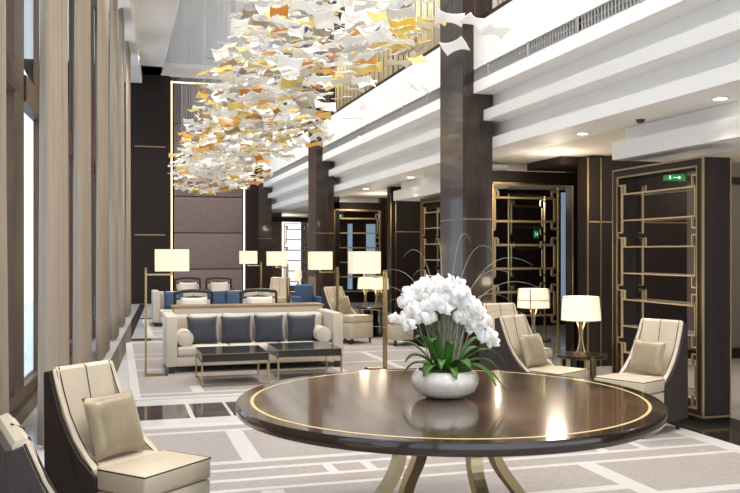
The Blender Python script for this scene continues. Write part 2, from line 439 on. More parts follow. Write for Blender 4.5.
def shelf_unit(label, loc, rz, w=1.38, h=2.30, d=.277, group='dark open shelving units'):
    t = thing('shelving_unit', label, 'shelf', loc, rz, group)
    f = .075
    obj('side_panel', B((0, f, 0, d, .05, h)), M['dwood'], t)
    obj('side_panel', B((w-f, w, 0, d, .05, h)), M['dwood'], t)
    obj('top_panel', B((f, w-f, 0, d, h-f, h)), M['dwood'], t)
    obj('bottom_panel', B((f, w-f, 0, d, .05, .12)), M['dwood'], t)
    obj('plinth', B((0, w, 0, d, 0, .05)), M['black'], t)
    e = .008
    obj('brass_trim', B((0-e, e, -e, e, .05, h+e), (w-e, w+e, -e, e, .05, h+e), (0, w, -e, e, h-e, h+e), (0, w, -e, e, .05, .065),
        (f-e, f+e, -e, e, .12, h-f), (w-f-e, w-f+e, -e, e, .12, h-f), (f, w-f, -e, e, h-f-e, h-f+e), (f, w-f, -e, e, .11, .125),
        (-e, e, d-e, d+e, .05, h), (w-e, w+e, d-e, d+e, .05, h), (w-e, w+e, 0, d, .05, .065), (-e, e, 0, d, .05, .065)), M['brass'], t)
    iw = w-2*f
    o = obj('brass_lattice', lattice(iw, .12, h-f, .01), M['lattice'], t, (f, 0, 0))
    o = obj('brass_lattice', lattice(iw, .12, h-f, .0), M['lattice'], t, (f, d-.03, 0))
    z = h-f-.17
    while z > .2:
        obj('shelf', B((f+.05, w-f-.09, .03, d-.03, z-.005, z+.004)), M['shelf_glass'], t); z -= .262
    return t
# shelves on the aisle line: face looks towards -X
shelf_unit('large dark open shelving unit with brass lattice, right edge of photo behind a cream chair', (4.82, 7.57, 0), -PI/2)
shelf_unit('dark brass-lattice shelving unit seen behind the orchids, left of the near column', (4.93, 13.6, 0), -PI/2, w=1.7, h=2.38)

# aisle portals with lattice screens between rooms
def portal(n, y, x0, xo0, xo1, x1, top=2.62, oh=2.46):
    st = struct('wall_portal_%d' % n, B((x0, xo0, y, y+.25, 0, 2.736), (xo1, x1, y, y+.25, 0, 2.736), (xo0, xo1, y, y+.25, oh, top)), M['dwood'])
    e = .012
    obj('brass_frame', B((xo0, xo0+e*2, y-.01, y+.01, 0, oh), (xo1-e*2, xo1, y-.01, y+.01, 0, oh), (xo0, xo1, y-.01, y+.01, oh-e*2, oh),
        (xo1+.1, xo1+.115, y-.01, y+.01, 0, 2.7), (xo1+.1, min(xo1+.55, x1), y-.01, y+.01, 1.86, 1.88)), M['brass'], st)
    return st
portal(1, 10.9, 4.85, 5.0, 6.30, 7.3)
portal(2, 18.8, 4.85, 4.72, 5.85, 9.0)
struct('wall_portal_3', B((3.7, 5.05, 27.0, 27.2, 0, 2.736)), M['stone'])
struct('wall_portal_4', B((5.95, 9.0, 27.0, 27.2, 0, 2.736)), M['dwood'])
struct('trim_8', B((3.6, 9.0, 26.9, 27.2, 2.45, 2.60)), M['dwood'])
struct('ceiling_drop', B((3.6, 9.0, 25.3, 30, 2.74, 3.0)), M['plaster_warm'])
def screen(label, loc, w, h, rz=0, m='lattice'):
    t = thing('lattice_screen', label, 'screen', loc, rz, 'brass lattice screens')
    obj('frame', B((0,.02,0,.03,0,h),(w-.02,w,0,.03,0,h),(0,w,0,.03,h-.02,h),(0,w,0,.03,0,.02)), M[m], t)
    obj('lattice', lattice(w-.04, .1, h-.02, 0, t=.03, step=.335), M[m], t, (.02,0,0))
    return t
screen('brass lattice screen in the portal right of the near column', (5.02, 10.98, 0), 1.08, 2.44)
screen('pale metal lattice screen turned behind the brass one in the near portal', (5.9, 12.2, 0), .85, 2.4, .35, 'brass_soft')
screen('brass lattice screen in the far portal behind the middle floor lamp', (4.74, 18.86, 0), 1.10, 2.44)
screen('brass lattice screen beside the walnut veneer wall at the far end', (5.1, 26.9, 0), .8, 2.4)
# pilaster box behind the shelf and the aisle end walls
bx = struct('wall_pilaster', B((5.80, 7.3, 9.7, 9.95, 0, 2.70), (5.55, 7.3, 9.95, 10.9, 2.63, 2.73)), M['dwood'])
obj('gold_inlay', B((5.79, 5.81, 9.69, 9.705, 0, 2.7), (5.98, 5.995, 9.69, 9.705, 0, 2.7), (5.79, 7.3, 9.69, 9.705, 1.86, 1.88)), M['brass'], bx)
struct('wall_taupe', B((7.3, 12, 9.95, 10.1, 0, 2.736)), M['taupe'])
struct('baseboard_right', B((7.3, 12, 9.90, 9.95, 0, .14), (7.3, 12, 9.88, 9.95, 2.42, 2.52)), M['dwood'])
wr = struct('wall_room', B((5.0, 9.0, 15.5, 15.7, 0, 2.736)), M['dwood'])
obj('gold_inlay', B((5.0, 5.02, 15.49, 15.5, 0, 2.6), (5.10, 5.115, 15.49, 15.5, 0, 2.6), (5.1, 5.9, 15.49, 15.5, 1.86, 1.88)), M['brass'], wr)
struct('wall_room_end', B((6.0, 9.0, 24.0, 24.2, 0, 2.736)), M['dwood'])
w = struct('window_12', B((8.0, 8.22, 14.3, 14.33, .3, 2.6)), M['skyglass'])  # glowing pane put in to give the blue strip inside the near portal
w = struct('window_13', B((6.42, 6.55, 23.9, 23.95, 0.4, 2.3), (6.98, 7.25, 23.9, 23.95, .4, 2.3)), M['skyglass'])  # glowing panes put in for the bright strips inside the far portal
w = struct('window_14', B((5.1, 6.2, 29.5, 29.55, .3, 2.6)), M['litroom'])  # lit panel put in to make the room behind look bright

# exit signs
def exit_sign(label, loc, w=.34, h=.13, rz=0):
    t = thing('exit_sign', label, 'sign', loc, rz, 'green exit signs')
    obj('panel', B((-w/2, w/2, 0, .03, 0, h)), M['sign'], t)
    obj('pictogram', B((-w*.28,-w*.20,-.003,0,h*.25,h*.78), (-w*.10,w*.25,-.003,0,h*.46,h*.56), (w*.16,w*.25,-.003,0,h*.30,h*.72)), M['sign_mark'], t)
    obj('hanger', B((-w*.4,-w*.36,.01,.02,h,h+.15),(w*.36,w*.4,.01,.02,h,h+.15)), M['brass'], t)
exit_sign('green exit sign seen through the top of the large right shelving unit', (6.6, 9.0, 2.36), .30, .08)
exit_sign('small green exit sign seen through the far portal', (5.1, 19.9, 2.30), .26, .1)
exit_sign('tiny green exit sign seen through the near lattice screen', (6.9, 13.2, 1.72), .08, .13)

# downlights
def downlight(label, x, y, z=2.736, on=True):
    t = thing('downlight', label, 'downlight', (x, y, z), 0, 'recessed ceiling downlights')
    bm = bmesh.new(); lathe(bm, [(.075,-.004),(.075,.0),(.05,.0),(.05,-.004)], 24, False); 
    lathe(bm, [(.075,-.006),(.055,-.006)], 24, False)
    obj('trim_ring', bm, M['plaster'], t)
    bm = bmesh.new(); lathe(bm, [(.055,-.005),(.001,-.004)], 24, False); obj('lens', bm, M['down'] if on else M['grille'], t)
downlight('lit downlight nearest the upper right corner of the photo', 4.72, 5.85)
downlight('lit downlight in the aisle ceiling above the near portal', 4.72, 8.0)
downlight('lit downlight left of the near column in the aisle ceiling', 4.72, 13.5)
downlight('lit downlight farthest along the aisle ceiling, before the far portal', 4.72, 16.2)
t = thing('ceiling_speaker', 'round white ceiling speaker beside the lit aisle downlight', 'speaker', (4.74, 8.9, 2.736))
bm = bmesh.new(); lathe(bm, [(.12,-.006),(.12,0)], 28); obj('grille', bm, M['plaster'], t)
t = thing('smoke_detector', 'small dark sensor on the aisle ceiling between two downlights', 'sensor', (4.75, 7.0, 2.736))
bm = bmesh.new(); lathe(bm, [(.03,-.03),(.045,0)], 20); obj('dome', bm, M['grille'], t)

# ------------------------------------------------------------------ round table
TX, TY = 1.566, 3.94
tb = thing('round_table', 'large round dark walnut table with brass inlay ring and curved brass legs', 'table', (TX, TY, 0.012))
bm = bmesh.new(); lathe(bm, [(.02,.692),(1.0,.692),(1.03,.697),(1.036,.705),(1.036,.742),(1.030,.75),(.955,.75)], 128, False)
lathe(bm, [(.02,.692),(.001,.692)], 128, False)
obj('tabletop_rim', bm, M['black'] if False else mat('dark_rim_lacquer', (44,30,24), .15, coat=.5), tb, smooth=True)
bm = bmesh.new(); lathe(bm, [(.952,.7501),(.0005,.7501)], 128, False)
obj('tabletop', bm, M['table_wood'], tb)
bm = bmesh.new(); lathe(bm, [(.966,.7506),(.952,.7506)], 128, False); obj('inlay_ring', bm, mat('polished_gold_inlay', (226,200,140), .4, .4), tb)
bm = bmesh.new(); lathe(bm, [(1.032,.7480),(.962,.7504)], 128, False); obj('outer_band', bm, M['table_wood'], tb)
bm = bmesh.new(); lathe(bm, [(.40,.66),(.42,.692)], 48); obj('mounting_plate', bm, M['brass'], tb)
R_ = Vector((CT, -ST)); F_ = Vector((ST, CT))
for cx, cz in ((.12,-.27), (-.27,-.12), (-.12,.27), (.27,.12)):
    d = (R_*cx + F_*cz).normalized(); s = Vector((-d.y, d.x))
    pts = []
    for i in range(21):
        u = i/20; z = .67*(1-u)
        r = .30 - .05*math.sin(PI*min(1, u*1.6)) + .36*max(0, u-.15)**1.7
        pts.append((r, z))
    bm = bmesh.new(); rings = []
    for i, (r, z) in enumerate(pts):
        a = pts[min(i+1, 20)]; b = pts[max(i-1, 0)]
        tr, tz = a[0]-b[0], a[1]-b[1]; ln = math.hypot(tr, tz); nr, nz = -tz/ln, tr/ln
        hw = .032; ht = .024
        rings.append([bm.verts.new((d.x*(r+nr*ht*q)+s.x*hw*p, d.y*(r+nr*ht*q)+s.y*hw*p, max(.0, z+nz*ht*q))) for p, q in ((-1,-1),(1,-1),(1,1),(-1,1))])
    for a, b in zip(rings, rings[1:]):
        for k in range(4): bm.faces.new((a[k], a[(k+1)%4], b[(k+1)%4], b[k]))
    bm.faces.new(rings[0]); bm.faces.new(rings[-1][::-1])
    obj('leg', bm, M['brass_soft'], tb)
bm = bmesh.new(); lathe(bm, [(.12,.012),(.12,.03),(.1,.035)], 32); obj('base_plate', bm, M['brass_soft'], tb)

# ------------------------------------------------------------------ orchids
ob = thing('orchid_arrangement', 'white orchids with green leaves in a pearl ceramic bowl on the round table', 'plant', (TX-.01, TY, .763))
bm = bmesh.new()
lathe(bm, [(.07,0),(.10,.004),(.145,.03),(.166,.07),(.168,.095),(.155,.122),(.138,.134),(.13,.134),(.145,.118),(.15,.10)], 48)
obj('bowl', bm, M['ceramic'], ob, smooth=True)
bm = bmesh.new(); lathe(bm, [(.147,.108),(.10,.130),(.04,.140),(.003,.142)], 24, False); obj('moss', bm, M['moss'], ob, smooth=True)
def cam2(x, f): return Vector((CT*x + ST*f, -ST*x + CT*f))
def strip(bm, pts, wid, side, fold=.3):
    """leaf blade along pts; wid list of half widths; side vectors"""
    rows = []
    for p, w_, in zip(pts, wid):
        rows.append([bm.verts.new(p - side*w_ + Vector((0,0,fold*w_))), bm.verts.new(p), bm.verts.new(p + side*w_ + Vector((0,0,fold*w_)))])
    for a, b in zip(rows, rows[1:]):
        for k in range(2): bm.faces.new((a[k], a[k+1], b[k+1], b[k]))
rnd = random.Random(3)
def leaf(dx, df, length, h0, droop, wmax):
    d2 = cam2(dx, df).normalized(); side = Vector((-d2.y, d2.x, 0)); bm = bmesh.new(); pts = []; ws = []
    for i in range(11):
        u = i/10; r = .03 + length*(u - .12*u*u)
        z = .125 + h0*math.sin(u*PI*.62) - droop*u*u*u
        pts.append(Vector((d2.x*r, d2.y*r, z))); ws.append(max(.002, wmax*math.sin(PI*min(.98, u*.86+.12))**.7))
    strip(bm, pts, ws, side); o = obj('leaf', bm, M['leaf'], ob, smooth=True)
    md = o.modifiers.new('s', 'SOLIDIFY'); md.thickness = .002
for i, (dx, df, ln, h0, dr, wm) in enumerate([
    (-1,-.3,.19,.10,.04,.028), (-.9,.3,.20,.06,.09,.026), (-.6,-.8,.17,.06,.06,.03), (-1,.05,.22,.15,.02,.024), (-.2,-1,.16,.09,.05,.032), (-.35,-.6,.13,.17,.0,.034),
    (1,-.1,.27,.09,.10,.022), (.95,.4,.22,.13,.05,.022), (.8,-.5,.26,.07,.12,.02), (.55,-.8,.17,.08,.04,.028), (.2,-1,.17,.05,.06,.03), (1,.1,.30,.14,.11,.018),
    (.3,.9,.18,.14,.03,.03), (-.4,.9,.18,.16,.03,.03), (.1,-.7,.12,.16,0,.03), (-.75,-.4,.15,.18,.0,.028), (.7,.2,.2,.17,.02,.022), (.9,-.35,.29,.05,.13,.017)]):
    leaf(dx, df, ln*1.08, h0, dr, wm*(1.25 if abs(dx) > .5 else .8))
# bloom mesh, facing local -y
def bloom_mesh():
    bm = bmesh.new()
    def petal(ang, ln, wd, y0):
        n = 6; rows = []
        ca, sa = math.cos(ang), math.sin(ang)
        for i in range(n+1):
            u = i/n; r = ln*u; w_ = wd*math.sin(PI*min(.97, u*.8+.14))
            row = []
            for k in (-1, -.5, 0, .5, 1):
                x = k*w_; y = y0 + .25*abs(k)*w_*0 - .012*math.sin(PI*u) + .010*u*u + .004*k*k
                row.append(bm.verts.new((ca*r - sa*x, y, sa*r + ca*x)))
            rows.append(row)
        for a, b in zip(rows, rows[1:]):
            for k in range(4): bm.faces.new((a[k], a[k+1], b[k+1], b[k]))
    for a in (90, 215, 325): petal(math.radians(a), .040, .015, .003)
    for a in (12, 168): petal(math.radians(a), .042, .025, -.002)
    nf = len(bm.faces)
    lathe2 = bmesh.ops.create_icosphere(bm, subdivisions=1, radius=.006, matrix=Matrix.Translation((0,-.010,-.006)) @ Matrix.Diagonal((1,1.2,1.3,1)))
    bm.faces.ensure_lookup_table()
    for f in bm.faces[nf:]: f.material_index = 1
    me = bpy.data.meshes.new('bloom'); bm.to_mesh(me); bm.free()
    me.materials.append(M['petal']); me.materials.append(M['lip'])
    for p in me.polygons: p.use_smooth = True
    return me
BL = bloom_mesh()
STEMS = [(-.205,-.02,.47,8),(-.19,.04,.52,8),(-.16,-.06,.44,8),(-.12,.02,.55,8),(-.09,-.08,.47,7),(-.04,.05,.56,8),(.0,-.06,.53,8),(.045,.0,.555,8),(.10,-.05,.50,8),(.13,.04,.47,7),(.17,-.03,.40,7),(.225,0,.36,7),(.07,.09,.52,6)]
for (ex, ef, hh, nb) in STEMS:
    hh += .03
    bm = bmesh.new(); pts = []
    bx_, bf_ = ex*.32, ef*.4
    for i in range(15):
        u = i/14
        x = bx_ + (ex*.55-bx_)*u; z = .12 + (hh-.12)*math.sin(min(1, u*1.25)*PI/2)
        if u > .6:
            q = (u-.6)/.4; x += (ex*1.0 - ex*.55 + (.03 if ex > 0 else -.03))*q**1.2; z -= .10*q**2
        p2 = cam2(x, bf_ + (ef-bf_)*u); pts.append(Vector((p2.x, p2.y, z)))
    tube(bm, pts, .0028, 6); st_ = obj('flower_stem', bm, M['stem'], ob, smooth=True)
    for k in range(nb):
        i = 14 - k*.95; a = pts[int(i)]; b = pts[min(14, int(i)+1)]; p = a.lerp(b, i-int(i))
        off = cam2(rnd.uniform(-.03,.03), rnd.uniform(-.045,-.005))
        bo = bpy.data.objects.new('bloom', BL); C.objects.link(bo); bo.parent = st_
        bo.location = p + Vector((off.x, off.y, rnd.uniform(-.03,.02)))
        bo.rotation_euler = (rnd.uniform(-.35,.25), rnd.uniform(-.4,.4), -TH + (k%2*2-1)*rnd.uniform(.1,.8))
        s = rnd.uniform(.85,1.12); bo.scale = (s, s, s)
# grass blades
for i, (ex, ez) in enumerate([(-.40,.42),(-.50,.30),(-.33,.50),(-.20,.60),(-.46,.22),(-.28,.36),(.33,.50),(.42,.56),(.30,.38),(.38,.30),(.24,.62),(.12,.68),(-.05,.66),(.45,.44),(-.15,.5)]):
    bm = bmesh.new(); pts = []
    for k in range(13):
        u = k/12; x = ex*u**1.5; z = .13 + ez*math.sin(u*PI*.62) ; p2 = cam2(x + ex*.05, .03*math.sin(i))
        pts.append(Vector((p2.x, p2.y, z)))
    tube(bm, pts, [.0014]*8+[.0012,.001,.0008,.0006,.0004], 5); obj('grass_blade', bm, M['blade'], ob, smooth=True)
for i in range(9):
    x = -.10 + .025*i; bm = bmesh.new(); a = cam2(x*.6, rnd.uniform(-.05,.05)); b = cam2(x*1.3, rnd.uniform(-.05,.05))
    tube(bm, [(a.x,a.y,.13),(b.x,b.y,.36)], .0022, 6); obj('support_cane', bm, M['blade'], ob)

# ------------------------------------------------------------------ cushions
def pillow_bm(w, h, t, n=12):
    bm = bmesh.new(); G = {}
    for s in (-1, 1):
        for i in range(n+1):
            for j in range(n+1):
                u, v = 2*i/n-1, 2*j/n-1
                if s == 1 and (abs(u) == 1 or abs(v) == 1): G[s,i,j] = G[-1,i,j]; continue
                pin = 1 - .07*(1-abs(u)**2.5)*abs(v)**3; pin2 = 1 - .07*(1-abs(v)**2.5)*abs(u)**3
                th = t/2*((1-u**4)*(1-v**4))**.55
                G[s,i,j] = bm.verts.new((u*w/2*pin2, s*th, v*h/2*pin))
    for s in (-1, 1):
        for i in range(n):
            for j in range(n): bm.faces.new((G[s,i,j], G[s,i+1,j], G[s,i+1,j+1], G[s,i,j+1]))
    return bm
def pillow(name, w, h, t, m, label, group, loc, rz, tilt, cat='cushion'):
    bm = pillow_bm(w, h, t); o = obj(name, bm, m, None, loc, (tilt, 0, rz), True)
    return tag(o, label, cat, group)

# ------------------------------------------------------------------ slipper chairs
def slipper_chair(label):
    t = thing('slipper_chair', label, 'chair', (0,0,0), 0, 'cream slipper chairs')
    Wd = .24
    taper = lambda x, z: x*(1 - .12*max(0, z-.44)/.5)
    side = [(-.04,.09),(.345,.09),(.385,.865),(.345,.88),(.305,.78),(.245,.66),(.17,.56),(.09,.48),(.01,.43),(-.035,.40)]
    bm = bmesh.new()
    prism(bm, side, Wd-.012, Wd+.006, taper); prism(bm, side, -Wd-.006, -Wd+.012, taper)
    prism(bm, [(.33,.09),(.347,.09),(.387,.873),(.370,.873)], -Wd, Wd, taper)
    obj('outer_shell', bm, M['shell'], t)
    # inner upholstery: wings and back
    wing = [(-.02,.34),(.32,.34),(.368,.86),(.332,.893),(.288,.785),(.228,.665),(.153,.565),(.073,.485),(-.01,.435)]
    for s in (-1, 1):
        bm = bmesh.new(); prism(bm, wing, s*(Wd-.052), s*(Wd-.010), taper)
        bmesh.ops.bevel(bm, geom=[e for e in bm.edges], offset=.008, segments=2, profile=.5, affect='EDGES')
        obj('wing', bm, M['cream'], t, smooth=True)
    bm = bmesh.new(); 
    prism(bm, [(.17,.40),(.32,.40),(.372,.86),(.36,.888),(.338,.896),(.318,.88),(.278,.72)], -Wd+.03, Wd-.03, taper)
    obj('backrest', bm, M['cream'], t)
    # seat
    bm = bmesh.new(); rbox(bm, -Wd, Wd, -.37, -.03, .345, .45, .018, 3); rbox(bm, -Wd+.03, Wd-.03, -.1, .20, .345, .449, .018, 3); obj('seat', bm, M['cream'], t, smooth=True)
    bm = bmesh.new(); rbox(bm, -Wd+.004, Wd-.004, -.366, -.03, .09, .341, .012, 2); rbox(bm, -Wd+.03, Wd-.03, -.1, .30, .09, .341, .012, 2); obj('seat_base', bm, M['cream'], t, smooth=True)
    bm = bmesh.new(); e = .004
    tube(bm, [(-Wd+.002,-.04,.444),(-Wd+.002,-.366,.444),(Wd-.002,-.366,.444),(Wd-.002,-.04,.444)], .0035, 6)
    tube(bm, [(0,.35,.898),(0,.317,.884),(0,.277,.72),(0,.195,.48)], .003, 6)
    for s in (-1, 1):
        pts = [(s*taper(Wd-.010, z), y-.004, z+.004) for y, z in side[3:9]]
        tube(bm, pts, .0035, 6)
        tube(bm, [(s*taper(Wd-.048, z), y-.005, z+.001) for y, z in wing[3:]], .003, 6)
    obj('piping', bm, M['pipe'], t)
    for sx in (-1, 1):
        for y in (-.33, .25):
            bm = bmesh.new(); lathe(bm, [(.016,0),(.024,.09)], 10, c=(sx*.20, y)); obj('leg', bm, M['darkleg'], t)
    return t
ch0 = slipper_chair('cream slipper chair with dark sides, left foreground, silky pillow on it')
def place_chair(first, x, y, f, label, pl=None, scale=1):
    rz = facing(*f)
    sv3 = (scale, scale, max(1, scale))
    if first: ch0.location = (x, y, .012); ch0.rotation_euler = (0,0,rz); ch0.scale = sv3; o = ch0
    else: o = dup(ch0, (x, y, .012), rz, label, scale=sv3)
    if pl:
        lab, lx, w_ = pl
        fv = Vector((f[0], f[1], 0)).normalized(); sv = Vector((-fv.y, fv.x, 0))
        base = Vector((x, y, 0)) - fv*.095*scale + sv*lx + Vector((0,0,.012+.45+w_*.475))
        pillow('throw_pillow', w_, w_*.95, .105, M['silver'], lab, 'champagne satin pillows', base, rz, -.34)
    return o
place_chair(True, .045, 4.378, (.68,-.73), None, ('champagne satin pillow on the left foreground chair', 0, .33), .94)
place_chair(False, .07, 2.74, (.97,.22), 'cream chair cut off at the lower left corner of the photo', None, 1.08)
place_chair(False, 4.15, 6.10, (-.90,-.42), 'cream slipper chair with dark sides in front of the right shelving unit', ('taupe satin pillow on the chair by the right shelving unit', 0, .31), .95)
place_chair(False, 3.58, 6.76, (.46,-.89), 'cream slipper chair with dark sides just right of the orchids', ('taupe satin pillow on the chair right of the orchids', 0, .31), .93)
place_chair(False, 4.13, 8.40, (.1,-1), 'cream slipper chair half hidden behind the chair right of the orchids')
place_chair(False, 3.58, 13.4, (.48,-.88), 'cream slipper chair beyond the front sofa, under the middle floor lamp', ('beige satin pillow on the chair beyond the front sofa', 0, .32))
place_chair(False, 4.46, 12.8, (-1,-.05), 'cream slipper chair half hidden behind the white orchids')
place_chair(False, 3.45, 18.9, (-.3,-.95), 'beige slipper chair beside the blue armchair, far end')

# ------------------------------------------------------------------ side tables
def side_table(label, loc, r=.24, h=.50):
    t = thing('side_table', label, 'table', loc, 0, 'round dark side tables')
    bm = bmesh.new(); lathe(bm, [(r-.01,h-.03),(r,h-.026),(r,h-.004),(r-.004,h)], 40); obj('tabletop', bm, M['cwood'], t)
    bm = bmesh.new(); lathe(bm, [(r+.001,h-.034),(r+.001,h-.028)], 40); obj('brass_edge', bm, M['brass'], t)
    bm = bmesh.new(); lathe(bm, [(r*.45,.03),(r*.42,h-.035)], 28); obj('pedestal', bm, M['black'], t)
    for k in range(3):
        a = k*2.1+.3; bm = bmesh.new(); x, y = r*.72*math.cos(a), r*.72*math.sin(a); box(bm, x-.02, x+.02, y-.02, y+.02, .03, h-.035); obj('leg', bm, M['brass'], t)
    bm = bmesh.new(); lathe(bm, [(r*.86,0),(r*.86,.03)], 32); obj('base_plate', bm, M['black'], t)
    return t
side_table('round dark side table between the two right-hand cream chairs', (4.28, 7.28, 0))
side_table('round dark side table behind the chair right of the orchids', (4.55, 8.78, 0), .2, .49)
side_table('round dark side table behind the chair beyond the front sofa', (4.22, 14.2, .012), .3, .52)
side_table('round dark side table at the far end behind the blue armchair', (4.05, 19.6, 0), .22, .55)

LIGHTS = []
def point(x, y, z, w, r=.06, col=(1,.80,.52)):
    l = bpy.data.lights.new('bulb_or_fill', 'POINT'); l.energy = w; l.shadow_soft_size = r; l.color = col
    o = bpy.data.objects.new('bulb_or_fill', l); C.objects.link(o); o.location = (x, y, z); return o
def table_lamp(label, loc, r=.19, h=.23, zb=.32, glassy=True, m='shade', power=3):
    t = thing('table_lamp', label, 'lamp', loc, 0, 'lit table lamps')
    bm = bmesh.new()
    n = 40; lathe(bm, [(r, zb),(r*.9, zb+h),(r*.9-.003, zb+h),(r-.003, zb)], n, False); obj('lamp_shade', bm, M[m], t, smooth=True)
    bm = bmesh.new(); lathe(bm, [(r+.001,zb),(r+.001,zb+.006),(r-.002,zb+.006)], n, False); lathe(bm, [(r*.9+.001,zb+h-.006),(r*.9+.001,zb+h)], n, False); obj('shade_rim', bm, M['brass'], t)
    bm = bmesh.new(); lathe(bm, [(.07,0),(.07,.012),(.02,.018)], 28); obj('base', bm, M['brass'], t)
    if glassy:
        for k in range(4):
            a = k*PI/2+.4; bm = bmesh.new()
            pts = [((.018+.034*abs(2*u-1)**2)*math.cos(a), (.018+.034*abs(2*u-1)**2)*math.sin(a), .015+u*(zb-.03)) for u in [i/12 for i in range(13)]]
            tube(bm, pts, .005, 6); obj('curved_rod', bm, M['brass_soft'], t, smooth=True)
    bm = bmesh.new(); tube(bm, [(0,0,.01),(0,0,zb+.1)], .006, 8); obj('stem', bm, M['brass'], t)
    bm = bmesh.new(); bmesh.ops.create_icosphere(bm, subdivisions=2, radius=.03, matrix=Matrix.Translation((0,0,zb+.12))); obj('bulb_or_fill', bm, emis('bulb_glow', (255,225,170), 6), t, smooth=True)
    p = point(loc[0], loc[1], loc[2]+zb+h+.04, power*.5); p.parent = None
    b = point(loc[0], loc[1], loc[2]+zb-.02, power*.5)
    return t
table_lamp('lit drum table lamp on the side table between the right-hand chairs', (4.28, 7.28, .50))
tl = table_lamp('lit table lamp with brass cross bands behind the chair right of the orchids', (4.55, 8.78, .49), .185, .22, .35)
bm = bmesh.new(); lathe(bm, [(.186,.44),(.186,.447),(.183,.447)], 40, False)
for k in range(4): a = k*PI/2 + .9; box(bm, .184*math.cos(a)-.004, .184*math.cos(a)+.004, .184*math.sin(a)-.004, .184*math.sin(a)+.004, .35, .57)
obj('shade_band', bm, M['brass'], tl)
table_lamp('low table lamp glowing left of the far lamp trio', (4.14, 14.25, .532), .14, .20, .30)
table_lamp('middle table lamp of the trio behind the middle floor lamp', (4.37, 14.32, .532), .08, .20, .28)
table_lamp('tapered table lamp, rightmost of the trio by the orchids', (4.40, 14.05, .532), .10, .20, .30)
table_lamp('small table lamp glowing above the blue armchair', (4.05, 19.6, .55), .09, .2, .30)

# ------------------------------------------------------------------ floor lamps
def floor_lamp(label, x, y, arm=.26, w=.38, h=.26, zt=1.50, sgn=1, m='shade', z0=.012, base=.24):
    """post at (x,y); shade hangs beside it along camera-right*sgn (world +x)"""
    t = thing('floor_lamp', label, 'lamp', (x, y, z0), 0, 'brass floor lamps with square shades')
    zb = zt - h; q = .011
    obj('post', B((-q,q,-q,q,.02,zb+.03), (-q,q,.10-q,.10+q,.02,zb+.03)), M['brass'], t)
    obj('base', B((min(0,sgn*base)-q, max(0,sgn*base)+q, -q, .10+q, 0, .02), (sgn*base-q, sgn*base+q, -q, .10+q, 0, .02)), M['brass'], t)
    obj('arm', B((min(0,sgn*arm)-q, max(0,sgn*arm)+q, .05-q, .05+q, zb-.05, zb-.03), (-q,q,-q,.10+q,zb+.02,zb+.04), (sgn*arm-q, sgn*arm+q, .05-q, .05+q, zb-.03, zb+.02)), M['brass'], t)
    bm = bmesh.new(); cx = sgn*arm; a = w/2; e = .004
    for (x0,x1,y0,y1) in ((cx-a,cx+a,.05-a*.7,.05-a*.7+e),(cx-a,cx+a,.05+a*.7-e,.05+a*.7),(cx-a,cx-a+e,.05-a*.7,.05+a*.7),(cx+a-e,cx+a,.05-a*.7,.05+a*.7)):
        box(bm, x0, x1, y0, y1, zb, zt)
    obj('lamp_shade', bm, M[m], t)
    point(x+cx, y+.05, z0+zt+.03, 2); point(x+cx, y+.05, z0+zb-.03, 2)
    return t
floor_lamp('brass floor lamp with square glowing shade, left of the front sofa', .315, 10.35, .30, .385)
floor_lamp('brass floor lamp with square shade, tall and nearest the orchids, middle of photo', 3.22, 10.15, .27, .35, .275, 1.475, -1)
floor_lamp('brass floor lamp whose shade glows in front of the second column', 3.33, 13.0, .28, .34, .285, 1.475, -1)
floor_lamp('leftmost of the two small far floor lamps beside the padded wall', 3.02, 18.6, .28, .36, .28, 1.49, -1)
floor_lamp('rightmost of the two small far floor lamps beside the padded wall', 3.34, 17.2, .22, .38, .29, 1.48, -1)

# ------------------------------------------------------------------ sofas
def sofa(label, x0, y0, w=2.2, cush=3):
    t = thing('sofa', label, 'sofa', (x0, y0, .012), 0, 'oatmeal sofas with square arms')
    d = .88
    for a, b in ((0, .13), (w-.13, w)):
        bm = bmesh.new(); rbox(bm, a, b, 0, d, .08, .69, .015, 2); obj('arm', bm, M['linen'], t, smooth=True)
    bm = bmesh.new(); rbox(bm, .13, w-.13, d-.16, d, .08, .655, .015, 2); obj('back', bm, M['linen'], t, smooth=True)
    bm = bmesh.new(); rbox(bm, .13, w-.13, .02, d-.16, .08, .20, .01, 2); obj('seat_base', bm, M['linen'], t, smooth=True)
    iw = (w-.26)/cush
    for k in range(cush):
        bm = bmesh.new(); rbox(bm, .13+k*iw+.003, .13+(k+1)*iw-.003, .0, d-.18, .202, .315, .03, 3); obj('seat_cushion', bm, M['linen'], t, smooth=True)
        bm = bmesh.new(); rbox(bm, .13+k*iw+.003, .13+(k+1)*iw-.003, d-.32, d-.165, .318, .655, .04, 3); obj('back_cushion', bm, M['linen'], t, smooth=True)
    for x in (.03, w-.10):
        for y in (.02, d-.10): obj('leg', B((x, x+.07, y, y+.07, 0, .08)), M['darkleg'], t)
    return t
SX, SY = .555, 10.50
sofa('oatmeal sofa behind the coffee tables with four slate-blue cushions', SX, SY)
names4 = ['slate-blue cushion, first from the left on the front sofa', 'slate-blue cushion, second from the left on the front sofa', 'slate-blue cushion, third from the left on the front sofa', 'slate-blue cushion, rightmost on the front sofa']
for k, lb in enumerate(names4):
    x = SX + .46 + k*.425
    pillow('blue_cushion', .385, .36, .13, M['blue'], lb, 'slate-blue cushions on the front sofa', (x, SY+.365-.004*k, .012+.315+.165), random.uniform(-.06,.06), -.30)
    pillow('cream_cushion', .40, .37, .10, M['linen'], 'cream cushion peeking out behind the ' + lb.replace('slate-blue cushion', 'blue cushion'), 'cream cushions behind the blue ones', (x+.03, SY+.475-.005*k, .012+.315+.18), 0, -.22)
